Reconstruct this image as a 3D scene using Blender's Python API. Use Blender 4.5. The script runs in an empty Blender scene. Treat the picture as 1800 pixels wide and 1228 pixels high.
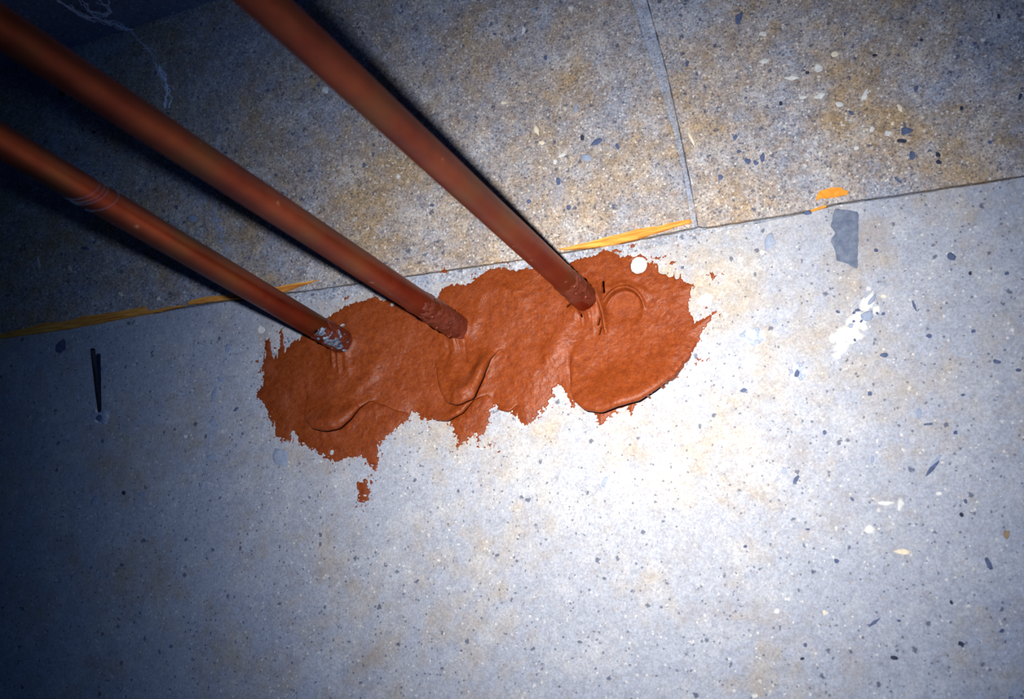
import bpy, bmesh, math, random
import numpy as np
from mathutils import Vector, Matrix
random.seed(7)
SC = bpy.context.scene
COL = SC.collection

# ------------------------------------------------------------------ camera
# world: wall face is the plane y = 0, room is at y < 0, x runs along the bed joint, z is up.
F_PX, CX, CY = 2500.0, 900.0, 614.0
def cv(px, py): return np.array([px - CX, py - CY, F_PX], float)
def unit(v): return v / np.linalg.norm(v)
nY = unit(cv(1900, 1315))                                  # into the wall
nX = unit(np.cross(np.cross(cv(0, 592), cv(1800, 308)), nY))  # along the bed joint
if nX[0] < 0: nX = -nX
nZ = np.cross(nX, nY)
R3 = np.array([nX, nY, nZ])                                # camera frame -> world
SCALE = 15.9 / 42.0 / 1000.0                               # metres per pixel at the pipe bases
r0 = R3 @ cv(800, 575)
D0 = F_PX * SCALE
CAM = np.array([0, 0, 2.20]) - R3 @ (cv(800, 575) / F_PX * D0)
def P(px, py, y=0.0):
    """point of the wall face (or of a plane y m off it) seen at a picture position"""
    d = R3 @ cv(px, py)
    t = (y - CAM[1]) / d[1]
    return CAM + d * t
cam_data = bpy.data.cameras.new('camera'); cam = bpy.data.objects.new('camera', cam_data); COL.objects.link(cam)
cam_data.sensor_width = 36.0; cam_data.lens = F_PX / 1800 * 36.0
cam_data.clip_start = 0.02
M = Matrix.Identity(4)
ax = R3 @ np.array([1, 0, 0]); ay = R3 @ np.array([0, -1, 0]); az = R3 @ np.array([0, 0, -1])
for i in range(3):
    M[i][0], M[i][1], M[i][2], M[i][3] = ax[i], ay[i], az[i], CAM[i]
cam.matrix_world = M
cam_data.dof.use_dof = True; cam_data.dof.focus_distance = D0 * 0.99; cam_data.dof.aperture_fstop = 11.0
SC.camera = cam

# ------------------------------------------------------------------ world, flash, exposure
W = bpy.data.worlds.new('world'); SC.world = W; W.use_nodes = True
W.node_tree.nodes['Background'].inputs[0].default_value = (0.06, 0.27, 1.0, 1)
W.node_tree.nodes['Background'].inputs[1].default_value = 0.022
BEAM = 13.7
fl = bpy.data.lights.new('camera_flash', 'SPOT'); flash = bpy.data.objects.new('camera_flash', fl); COL.objects.link(flash)
foot = P(1560, 1045)
flash.location = (foot[0], CAM[1] * 1.0, foot[2])
aim = Vector(P(1120, 690)) - flash.location
flash.rotation_euler = aim.to_track_quat('-Z', 'Y').to_euler()
fl.energy = 84.0; fl.color = (1.0, 1.0, 1.0); fl.spot_size = math.radians(120); fl.spot_blend = 0.3; fl.shadow_soft_size = 0.007
# the flash head throws a soft narrow beam: strength falls off with the angle from its axis
fl.use_nodes = True; ft = fl.node_tree; em = ft.nodes['Emission']
def fnode(op, a, b=None):
    o = ft.nodes.new('ShaderNodeMath'); o.operation = op
    for v, i in ((a, 0), (b, 1)):
        if v is None: continue
        if isinstance(v, (int, float)): o.inputs[i].default_value = v
        else: ft.links.new(v, o.inputs[i])
    return o.outputs[0]
fg = ft.nodes.new('ShaderNodeNewGeometry'); fd = ft.nodes.new('ShaderNodeVectorMath'); fd.operation = 'DOT_PRODUCT'
ft.links.new(fg.outputs['Incoming'], fd.inputs[0]); fd.inputs[1].default_value = aim.normalized()
th = fnode('DIVIDE', fnode('ARCCOSINE', fnode('MINIMUM', fnode('ABSOLUTE', fd.outputs['Value']), 1.0)), math.radians(BEAM))
# ... and an added tint turns dim areas blue: warm on axis, bluish at rim
fr = ft.nodes.new('ShaderNodeValToRGB'); ft.links.new(fnode('DIVIDE', th, 2.2), fr.inputs[0]); ft.links.new(fr.outputs[0], em.inputs['Color'])
fr.color_ramp.elements[0].position = 0.18; fr.color_ramp.elements[0].color = (1.0, 0.94, 0.85, 1)
fr.color_ramp.elements[1].position = 0.95; fr.color_ramp.elements[1].color = (0.42, 0.80, 1.55, 1)
fe = fr.color_ramp.elements.new(0.5); fe.color = (0.92, 0.94, 1.0, 1)
ft.links.new(fnode('EXPONENT', fnode('MULTIPLY', fnode('POWER', th, 2.0), -1.0)), em.inputs['Strength'])
SC.view_settings.view_transform = 'Standard'; SC.view_settings.look = 'None'
SC.view_settings.exposure = 0.0; SC.view_settings.gamma = 1.0; SC.view_settings.use_curve_mapping = False

# ------------------------------------------------------------------ helpers
def lin(r, g, b):
    f = lambda c: ((c / 255 + 0.055) / 1.055) ** 2.4 if c > 10 else c / 255 / 12.92
    return (f(r), f(g), f(b), 1)
class Mat:
    def __init__(s, name, rough=0.8, metallic=0.0, spec=0.3):
        s.m = bpy.data.materials.new(name); s.m.use_nodes = True
        s.t = s.m.node_tree; s.b = s.t.nodes['Principled BSDF']
        s.b.inputs['Roughness'].default_value = rough; s.b.inputs['Metallic'].default_value = metallic
        s.b.inputs['Specular IOR Level'].default_value = spec
        s.co = s.t.nodes.new('ShaderNodeTexCoord').outputs['Object']
    def n(s, typ, **kw):
        o = s.t.nodes.new(typ)
        for k, v in kw.items(): setattr(o, k, v)
        return o
    def link(s, a, b): s.t.links.new(a, b)
    def noise(s, scale, detail=4, rough=0.55, off=0.0, stretch=None, dist=0.0):
        o = s.n('ShaderNodeTexNoise'); mp = s.n('ShaderNodeMapping'); s.link(s.co, mp.inputs[0])
        mp.inputs['Location'].default_value = (off, off * 0.7, off * 1.3)
        if stretch: mp.inputs['Scale'].default_value = stretch
        s.link(mp.outputs[0], o.inputs['Vector'])
        o.inputs['Scale'].default_value = scale; o.inputs['Detail'].default_value = detail
        o.inputs['Roughness'].default_value = rough; o.inputs['Distortion'].default_value = dist
        return o.outputs['Fac']
    def voro(s, scale, off=0.0, stretch=None):
        o = s.n('ShaderNodeTexVoronoi'); mp = s.n('ShaderNodeMapping'); s.link(s.co, mp.inputs[0])
        mp.inputs['Location'].default_value = (off, off, off)
        if stretch: mp.inputs['Scale'].default_value = stretch
        s.link(mp.outputs[0], o.inputs['Vector']); o.inputs['Scale'].default_value = scale
        return o
    def ramp(s, fac, stops, interp='LINEAR'):
        o = s.n('ShaderNodeValToRGB'); s.link(fac, o.inputs[0]); o.color_ramp.interpolation = interp
        e = o.color_ramp.elements
        while len(e) < len(stops): e.new(0.5)
        for el, (p, c) in zip(e, stops): el.position = p; el.color = c if len(c) == 4 else (*c, 1)
        return o.outputs[0]
    def mask(s, fac, lo, hi):
        o = s.n('ShaderNodeMapRange'); s.link(fac, o.inputs[0]); o.inputs[1].default_value = lo; o.inputs[2].default_value = hi
        return o.outputs[0]
    def mix(s, fac, a, b, mode='MIX'):
        o = s.n('ShaderNodeMix', data_type='RGBA', blend_type=mode)
        if isinstance(fac, (int, float)): o.inputs[0].default_value = fac
        else: s.link(fac, o.inputs[0])
        for v, i in ((a, 6), (b, 7)):
            if isinstance(v, tuple): o.inputs[i].default_value = v
            else: s.link(v, o.inputs[i])
        return o.outputs[2]
    def math(s, op, a, b):
        o = s.n('ShaderNodeMath', operation=op)
        for v, i in ((a, 0), (b, 1)):
            if isinstance(v, (int, float)): o.inputs[i].default_value = v
            else: s.link(v, o.inputs[i])
        return o.outputs[0]
    def color(s, c):
        if isinstance(c, tuple): s.b.inputs['Base Color'].default_value = c
        else: s.link(c, s.b.inputs['Base Color'])
    def bump(s, h, dist=0.0005, strength=0.6):
        o = s.n('ShaderNodeBump'); s.link(h, o.inputs['Height']); o.inputs['Distance'].default_value = dist
        o.inputs['Strength'].default_value = strength; s.link(o.outputs[0], s.b.inputs['Normal'])

def speckle(m, scale, off, frac, rad, warp=0.5):
    """mask of scattered grains: a share `frac` of the cells carries a ragged spot of radius ~rad (cell units)"""
    v = m.voro(scale, off)
    wn = m.n('ShaderNodeTexNoise'); m.link(m.co, wn.inputs['Vector']); wn.inputs['Scale'].default_value = scale * 1.6; wn.inputs['Detail'].default_value = 3
    sub = m.n('ShaderNodeVectorMath', operation='SUBTRACT'); m.link(wn.outputs['Color'], sub.inputs[0]); sub.inputs[1].default_value = (0.5, 0.5, 0.5)
    sc_ = m.n('ShaderNodeVectorMath', operation='SCALE'); m.link(sub.outputs[0], sc_.inputs[0]); sc_.inputs['Scale'].default_value = warp * 2.2 / scale
    add = m.n('ShaderNodeVectorMath', operation='ADD'); src = v.inputs['Vector'].links[0].from_socket
    m.link(src, add.inputs[0]); m.link(sc_.outputs[0], add.inputs[1]); m.link(add.outputs[0], v.inputs['Vector'])
    sep = m.n('ShaderNodeSeparateColor'); m.link(v.outputs['Color'], sep.inputs[0])
    on = m.math('LESS_THAN', sep.outputs[0], frac)
    rr = m.math('MULTIPLY', m.math('POWER', sep.outputs[1], 1.6), rad)
    d = m.math('SUBTRACT', rr, v.outputs['Distance'])
    return m.math('MULTIPLY', on, m.mask(d, 0.0, 0.16))

def concrete(name, cool, warm, pale, warm_lo, warm_hi, dark_amt, grit):
    m = Mat(name, 0.92, 0, 0.12)
    big = m.noise(16, 5, 0.6, 3.1)
    mid = m.noise(75, 4, 0.6, 8.3)
    wm = m.mask(m.math('ADD', m.math('MULTIPLY', big, 0.6), m.math('MULTIPLY', mid, 0.4)), warm_lo, warm_hi)
    c = m.mix(wm, cool, warm)
    c = m.mix(m.mask(m.noise(30, 5, 0.65, 21.0), 0.5, 0.78), c, pale)
    fine = m.noise(760, 3, 0.75, 1.7)
    c = m.mix(1.0, c, m.ramp(fine, [(0.30, (1 - grit, 1 - grit, 1 - grit * 0.85)), (0.5, (1, 1, 1)), (0.70, (1 + grit, 1 + grit * 0.97, 1 + grit * 0.9))]), 'MULTIPLY')
    blot = m.noise(210, 5, 0.72, 5.5)
    c = m.mix(1.0, c, m.ramp(blot, [(0.3, (1 - grit * 0.7, 1 - grit * 0.68, 1 - grit * 0.6)), (0.5, (1, 1, 1)), (0.7, (1 + grit * 0.4, 1 + grit * 0.38, 1 + grit * 0.36))]), 'MULTIPLY')
    tan = m.noise(300, 4, 0.65, 14.0)
    c = m.mix(m.math('MULTIPLY', m.mask(tan, 0.54, 0.70), 0.55 if grit > 0.4 else 0.22), c, lin(160, 118, 74))
    if grit > 0.4:
        ch = m.noise(46, 5, 0.7, 31.0); c = m.mix(m.math('MULTIPLY', m.mask(ch, 0.56, 0.70), 0.42), c, lin(128, 106, 84))
    else:
        ch = m.noise(26, 5, 0.7, 37.0); c = m.mix(m.math('MULTIPLY', m.mask(ch, 0.55, 0.72), 0.35), c, lin(150, 130, 110))
    d1 = speckle(m, 230, 0.0, dark_amt, 0.42); d2 = speckle(m, 560, 5.0, dark_amt * 1.6, 0.55)
    c = m.mix(m.math('MULTIPLY', d1, 0.75), c, lin(70, 80, 106)); c = m.mix(m.math('MULTIPLY', d2, 0.7), c, lin(82, 88, 106))
    w1 = speckle(m, 290, 9.0, dark_amt * 0.45, 0.40); w2 = speckle(m, 620, 2.0, dark_amt * 0.8, 0.6)
    c = m.mix(m.math('MULTIPLY', w1, 0.6), c, lin(226, 224, 220)); c = m.mix(m.math('MULTIPLY', w2, 0.7), c, lin(230, 226, 220))
    m.color(c)
    h = m.math('ADD', m.math('MULTIPLY', fine, 0.5), m.math('MULTIPLY', blot, 0.9))
    h = m.math('SUBTRACT', h, m.math('MULTIPLY', d1, 0.4))
    m.bump(h, 0.0011, 0.7)
    return m.m
MAT = {}
MAT['upper'] = concrete('gritty_concrete', lin(156, 160, 172), lin(172, 151, 124), lin(196, 194, 194), 0.40, 0.62, 0.30, 0.58)
MAT['lower'] = concrete('smooth_concrete', lin(168, 174, 188), lin(176, 164, 148), lin(192, 194, 198), 0.48, 0.70, 0.11, 0.26)
MAT['mortar'] = concrete('blue_grey_mortar', lin(152, 162, 182), lin(166, 166, 168), lin(196, 200, 208), 0.42, 0.66, 0.22, 0.55)
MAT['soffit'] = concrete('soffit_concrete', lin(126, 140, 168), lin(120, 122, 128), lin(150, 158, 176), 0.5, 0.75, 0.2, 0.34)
def plain(name, a, b, scale=300, rough=0.85, bump=0.0004, spec=0.25, lo=0.35, hi=0.65, stretch=None):
    m = Mat(name, rough, 0, spec); f = m.noise(scale, 4, 0.6, random.uniform(0, 9), stretch)
    m.color(m.mix(m.mask(f, lo, hi), a, b)); m.bump(f, bump, 0.6); return m.m
MAT['mortar_dark'] = plain('grey_mortar', lin(112, 122, 142), lin(156, 162, 172), 260, bump=0.0008)
MAT['backing'] = plain('block_core', lin(70, 72, 80), lin(96, 98, 104), 90)
MAT['slate'] = plain('slate_aggregate', lin(72, 84, 118), lin(96, 108, 140), 500)
MAT['black_stone'] = plain('black_aggregate', lin(40, 46, 66), lin(62, 68, 86), 500)
MAT['blue_stone'] = plain('blue_grey_aggregate', lin(138, 152, 178), lin(160, 170, 190), 350)
MAT['pale'] = plain('pale_aggregate', lin(196, 198, 198), lin(232, 232, 228), 260)
MAT['cream'] = plain('cream_aggregate', lin(222, 208, 180), lin(240, 230, 208), 400)
MAT['tan'] = plain('tan_aggregate', lin(140, 116, 92), lin(160, 136, 110), 400)
MAT['patch'] = plain('grey_skim', lin(92, 103, 126), lin(120, 130, 150), 220)
MAT['wood'] = plain('orange_wood', lin(196, 120, 44), lin(244, 176, 86), 240, 0.7, 0.0005, stretch=(0.25, 1, 2.5))
MAT['orange'] = plain('orange_paint', lin(226, 140, 40), lin(246, 164, 62), 300, 0.7)
MAT['web'] = plain('cobweb_silk', lin(205, 218, 248), lin(245, 248, 255), 500)
MAT['dust'] = plain('dusty_crumbs', lin(140, 154, 186), lin(186, 194, 212), 300)
MAT['iron'] = plain('dark_iron', lin(26, 30, 42), lin(44, 46, 56), 500, 0.6)

def caulk_mat(name, a, b, hi, rough):
    m = Mat(name, rough, 0, 0.28)
    f = m.noise(240, 5, 0.65, 2.2); g = m.noise(60, 3, 0.5, 7.0)
    c = m.mix(m.mask(f, 0.32, 0.68), a, b); c = m.mix(m.math('MULTIPLY', m.mask(g, 0.5, 0.75), 0.6), c, hi)
    fine = m.noise(900, 2, 0.6, 4.0)
    c = m.mix(1.0, c, m.ramp(fine, [(0.3, (0.78, 0.76, 0.74)), (0.5, (1, 1, 1)), (0.7, (1.14, 1.12, 1.1))]), 'MULTIPLY')
    m.color(c)
    m.bump(m.math('ADD', m.math('MULTIPLY', f, 0.45), m.math('MULTIPLY', fine, 0.5)), 0.0008, 0.5)
    return m.m
MAT['caulk'] = caulk_mat('red_brown_caulk', lin(110, 45, 15), lin(136, 64, 25), lin(138, 70, 44), 0.48)
MAT['smear'] = caulk_mat('dried_caulk_smear', lin(92, 40, 32), lin(128, 62, 46), lin(132, 84, 80), 0.30)
def copper():
    m = Mat('tarnished_copper', 0.42, 0.92, 0.4)
    f = m.noise(26, 5, 0.6, 1.0); g = m.noise(160, 4, 0.6, 6.0, (1, 0.12, 1)); k = m.noise(700, 2, 0.6, 3.0)
    c = m.mix(m.mask(f, 0.35, 0.65), lin(128, 50, 30), lin(150, 72, 40))
    c = m.mix(m.math('MULTIPLY', m.mask(m.noise(14, 3, 0.5, 11.0), 0.50, 0.64), 0.65), c, lin(126, 86, 46))
    c = m.mix(1.0, c, m.ramp(g, [(0.3, (0.80, 0.76, 0.74)), (0.55, (1, 1, 1)), (0.75, (1.14, 1.1, 1.08))]), 'MULTIPLY')
    c = m.mix(m.math('MULTIPLY', speckle(m, 170, 3.0, 0.10, 0.3), 0.6), c, lin(230, 170, 130))
    m.color(c)
    rr = m.mask(g, 0.2, 0.8); o = m.n('ShaderNodeMapRange'); m.link(rr, o.inputs[0]); o.inputs[3].default_value = 0.34; o.inputs[4].default_value = 0.55
    m.link(o.outputs[0], m.b.inputs['Roughness'])
    m.bump(m.math('ADD', m.math('MULTIPLY', g, 0.4), m.math('MULTIPLY', k, 0.25)), 0.0003, 0.4)
    return m.m
MAT['copper'] = copper()
MAT['patina'] = plain('pale_blue_patina', lin(66, 78, 108), lin(150, 168, 190), 300, 0.7, 0.0006, 0.3)

def link(name, me, mat, parent=None, loc=None, smooth=False):
    me.materials.append(MAT[mat]) if not me.materials else None
    o = bpy.data.objects.new(name, me); COL.objects.link(o)
    if loc is not None:
        me.transform(Matrix.Translation(-Vector(loc))); o.location = loc
    if smooth: me.shade_smooth()
    if parent is not None:
        o.parent = parent
        if loc is not None: o.location = Vector(loc) - parent.matrix_basis.translation
    return o
def mesh(name, vs, fs):
    me = bpy.data.meshes.new(name); me.from_pydata([tuple(map(float, v)) for v in vs], [], [tuple(f) for f in fs]); me.update(); return me
def tag(o, label=None, cat=None, group=None, kind=None):
    for k, v in (('label', label), ('category', cat), ('group', group), ('kind', kind)):
        if v: o[k] = v
    return o
LAT = {}
def vnoise(x, y, seed):
    N = 256
    if seed not in LAT: LAT[seed] = np.random.RandomState(seed).rand(N, N)
    L = LAT[seed]
    xi = np.floor(x).astype(int); yi = np.floor(y).astype(int); fx = x - xi; fy = y - yi
    fx = fx * fx * (3 - 2 * fx); fy = fy * fy * (3 - 2 * fy)
    g = lambda a, b: L[a % N, b % N]
    return ((g(xi, yi) * (1 - fx) + g(xi + 1, yi) * fx) * (1 - fy) + (g(xi, yi + 1) * (1 - fx) + g(xi + 1, yi + 1) * fx) * fy) * 2 - 1
def fbm(x, y, seed, octv=4, gain=0.55):
    s = 0; a = 1; t = 0
    for i in range(octv):
        s = s + a * vnoise(x * 2 ** i + 17.3 * i, y * 2 ** i + 5.1 * i, seed + i); t += a; a *= gain
    return s / t
def densify(pts, step):
    out = []
    for a, b in zip(pts, pts[1:] + pts[:1]):
        a = np.array(a, float); b = np.array(b, float); k = max(1, int(np.linalg.norm(b - a) / step))
        out += [a + (b - a) * i / k for i in range(k)]
    return np.array(out)

# ------------------------------------------------------------------ the wall
WX0, WX1, WZ0, WZ1 = -1.5, 1.7, 0.0, 2.75
BX = [WX0, WX0, WX1, WX1]
backing = mesh('wall_back', [(x, y, z) for y in (0.092, 0.13) for x, z in ((WX0, WZ0), (WX1, WZ0), (WX1, WZ1), (WX0, WZ1))],
               [(0, 1, 2, 3), (7, 6, 5, 4), (0, 4, 5, 1), (1, 5, 6, 2), (2, 6, 7, 3), (3, 7, 4, 0)])
wall = tag(link('wall_back', backing, 'backing'), 'bare concrete wall of large blocks with a straight bed joint', kind='structure')
crack = [(0, 592), (200, 559), (400, 527), (560, 508), (715, 485), (930, 454), (1100, 425), (1220, 403), (1401, 375), (1474, 357), (1560, 346), (1800, 309)]
def W2(px, py): p = P(px, py); return (p[0], p[2])
def slab(name, outline, mat, front=0.0, back=0.09, jitter=0.0004, seed=1, cham=0.0005, step=0.0025, parent=wall):
    """prism standing in the wall: uneven outline (wall x, z), chamfered front arris"""
    pts = densify([tuple(p) for p in outline], step)
    j = np.stack([fbm(pts[:, 0] * 160, pts[:, 1] * 160, seed, 3), fbm(pts[:, 0] * 160 + 40, pts[:, 1] * 160, seed + 9, 3)], 1) * jitter
    pts = pts + j
    n = len(pts)
    if np.sum(pts[:, 0] * np.roll(pts[:, 1], -1) - np.roll(pts[:, 0], -1) * pts[:, 1]) < 0: pts = pts[::-1].copy()
    t = np.roll(pts, -3, 0) - np.roll(pts, 3, 0); t /= np.linalg.norm(t, axis=1)[:, None] + 1e-9
    inn = np.stack([-t[:, 1], t[:, 0]], 1)                       # inward for counter-clockwise outlines
    amp = cham * (1 + 0.7 * fbm(pts[:, 0] * 90, pts[:, 1] * 90, seed + 4, 3))[:, None]
    ring = [(*((p + i * a)), front) for p, i, a in zip(pts, inn, amp)]
    vs = [(x, y, z) for x, z, y in ring] + [(x, front + cham, z) for x, z in pts] + [(x, back, z) for x, z in pts]
    fs = [tuple(range(n)), tuple(range(3 * n - 1, 2 * n - 1, -1))]
    for k in range(n):
        q = (k + 1) % n
        fs += [(k, n + k, n + q, q), (n + k, 2 * n + k, 2 * n + q, n + q)]
    return link(name, mesh(name, vs, fs), mat, parent)
up = [W2(*p) for p in crack]
zl = W2(-200, 625)[1]
hl = [(1111, 0), (1149, 121), (1180, 220), (1204, 319), (1216, 400)]; hr = [(1138, 0), (1171, 121), (1193, 220), (1213, 319), (1227, 397)]
def ext(a, b, z):   # run the line a-b on to height z
    a = np.array(a); b = np.array(b); return tuple(a + (b - a) * (z - a[1]) / (b[1] - a[1]))
HL = [W2(*p) for p in hl]; HR = [W2(*p) for p in hr]
topL = ext(HL[1], HL[0], WZ1); topR = ext(HR[1], HR[0], WZ1)
left_end = (WX0, up[0][1] - 0.002); right_end = (WX1, up[-1][1])
bed_l = [W2(x, y - 1.2) for x, y in crack[:7]]
bx = left_end[0]
XL = up[0][0] - 0.13                                            # a head joint out of the picture on the left
block_left = slab('concrete_block', [(XL, up[0][1])] + bed_l + HL[::-1] + [topL, (XL, WZ1)], 'upper', seed=3)
tag(block_left, 'gritty tan-grey block above the joint, behind the pipes')
bed_r = [W2(x, y - 1.8) for x, y in crack[8:]]
XR = up[-1][0] + 0.22
block_right = slab('concrete_block', [HR[-1]] + [W2(1240, 398.5)] + bed_r + [(XR, bed_r[-1][1]), (XR, WZ1), topR] + HR[:-1], 'upper', seed=13)
tag(block_right, 'gritty speckled block above the joint at the right')
slab('concrete_block', [(WX0, up[0][1]), (XL - 0.008, up[0][1]), (XL - 0.008, WZ1), (WX0, WZ1)], 'upper', seed=23, step=0.01)
slab('concrete_block', [(XR + 0.008, bed_r[-1][1]), (WX1, bed_r[-1][1]), (WX1, WZ1), (XR + 0.008, WZ1)], 'upper', seed=33, step=0.01)
# lower slab: its top arris follows the joint, with a mortar band above it left of the head joint
low = [W2(x, y + (2.5 if x < 430 else 20 if x < 1150 else 12 if x < 1300 else 2.0)) for x, y in crack]
panel = slab('concrete_panel', [(WX0, left_end[1] - 0.001)] + low + [(WX1, low[-1][1]), (WX1, WZ0), (WX0, WZ0)], 'lower', seed=43, step=0.003)
tag(panel, 'smooth pale concrete panel below the joint, carrying the sealant')
band = [W2(x, y + 1.4) for x, y in ((425, 523.5), (560, 508), (715, 485), (930, 454), (1100, 425), (1213, 404.5), (1232, 401.5))]
band2 = [W2(x, y) for x, y in ((1330, 391), (1300, 408), (1232, 420), (1150, 442), (1100, 449), (930, 478), (715, 509), (560, 532), (425, 529))]
slab('mortar_joint', band + band2, 'mortar', 0.0001, 0.06, 0.0007, 53, 0.0003)
fill = [(x, y - 8) for x, y in crack] + [(x, y + 8) for x, y in crack[::-1]]
slab('mortar_joint', [W2(*p) for p in fill], 'mortar_dark', 0.004, 0.05, 0.0003, 63, 0.0003)
hm = [W2(x - 4, y) for x, y in hl]; hm2 = [W2(x - 1.2, y) for x, y in hr]
hj = slab('mortar_joint', hm + [W2(1220, 399)] + hm2[::-1] + [(topR[0] - 0.0005, topR[1]), (topL[0] - 0.0015, topL[1])], 'mortar', 0.0007, 0.06, 0.0004, 73)

# the sleeve holes the pipes come through
for (hx, hy), hr_ in (((606, 603), 0.013), ((806, 577), 0.013), ((1036, 540), 0.021)):
    c = P(hx, hy); bm = bmesh.new()
    bmesh.ops.create_cone(bm, cap_ends=True, segments=40, radius1=hr_, radius2=hr_, depth=0.16, matrix=Matrix.Translation((c[0], 0.05, c[2])) @ Matrix.Rotation(math.pi / 2, 4, 'X'))
    cm = bpy.data.meshes.new('cut'); bm.to_mesh(cm); bm.free(); co = bpy.data.objects.new('cut', cm); COL.objects.link(co)
    md = panel.modifiers.new('hole', 'BOOLEAN'); md.operation = 'DIFFERENCE'; md.object = co; md.solver = 'EXACT'
    bpy.context.view_layer.update()
    nm = bpy.data.meshes.new_from_object(panel.evaluated_get(bpy.context.evaluated_depsgraph_get())); nm.name = 'concrete_panel'
    panel.modifiers.clear(); panel.data = nm; bpy.data.objects.remove(co)

# soffit of the slab that closes the wall at the top
s1, s2 = P(139, 80), P(384, 0)
sl = (s2[2] - s1[2]) / (s2[0] - s1[0])
def soffit_z(x): return s1[2] + sl * (x - s1[0])
xa, xb = WX0, WX1
sv = []
for y in (-1.9, -0.0004):
    for x in (xa, xb):
        sv += [(x, y, soffit_z(x)), (x, y, soffit_z(x) + 0.16)]
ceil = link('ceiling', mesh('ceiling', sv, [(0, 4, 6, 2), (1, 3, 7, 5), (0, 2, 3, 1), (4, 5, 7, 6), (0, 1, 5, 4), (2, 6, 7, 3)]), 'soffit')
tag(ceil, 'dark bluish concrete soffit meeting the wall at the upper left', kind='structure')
def S(px, py):   # point of the soffit at a picture position
    d = R3 @ cv(px, py)
    t = (s1[2] + sl * (CAM[0] - s1[0]) - CAM[2]) / (d[2] - sl * d[0])
    return CAM + d * t

# ------------------------------------------------------------------ aggregate and chips
def dome(outline, height, base=-0.0006):
    """low irregular stone from an outline in wall x, z"""
    o = np.array(outline); c = o.mean(0); n = len(o)
    vs = [(x, -base, z) for x, z in o]
    for s, h in ((0.93, 0.75), (0.6, 1.0)):
        vs += [(c[0] + (x - c[0]) * s, -height * h * random.uniform(0.85, 1.1), c[1] + (z - c[1]) * s) for x, z in o]
    vs.append((c[0], -height, c[1]))
    fs = []
    for r in range(2):
        for k in range(n):
            q = (k + 1) % n; fs.append((r * n + k, r * n + q, (r + 1) * n + q, (r + 1) * n + k))
    for k in range(n): fs.append((2 * n + k, 2 * n + (k + 1) % n, 3 * n))
    return vs, fs
def chip(px, py, w, h, ang, mat, height=0.0005, name='aggregate_stone', n=10, rag=0.22, parent=None, label=None):
    a = math.radians(ang); out = []; ph = random.uniform(0, 6)
    for k in range(n):
        t = 2 * math.pi * k / n; r = 1 + rag * random.uniform(-1, 1)
        x, y = math.cos(t) * w / 2 * r, math.sin(t) * h / 2 * r
        out.append(W2(px + x * math.cos(a) - y * math.sin(a), py + x * math.sin(a) + y * math.cos(a)))
    vs, fs = dome(out, height)
    if parent is None:
        cy = np.interp(px, [c[0] for c in crack], [c[1] for c in crack])
        parent = panel if py > cy else (block_left if px < 1175 + (py - 200) * 0.2 else block_right)
    o = link(name, mesh(name, vs, fs), mat, parent, smooth=True)
    if label: o['label'] = label
    return o
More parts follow.
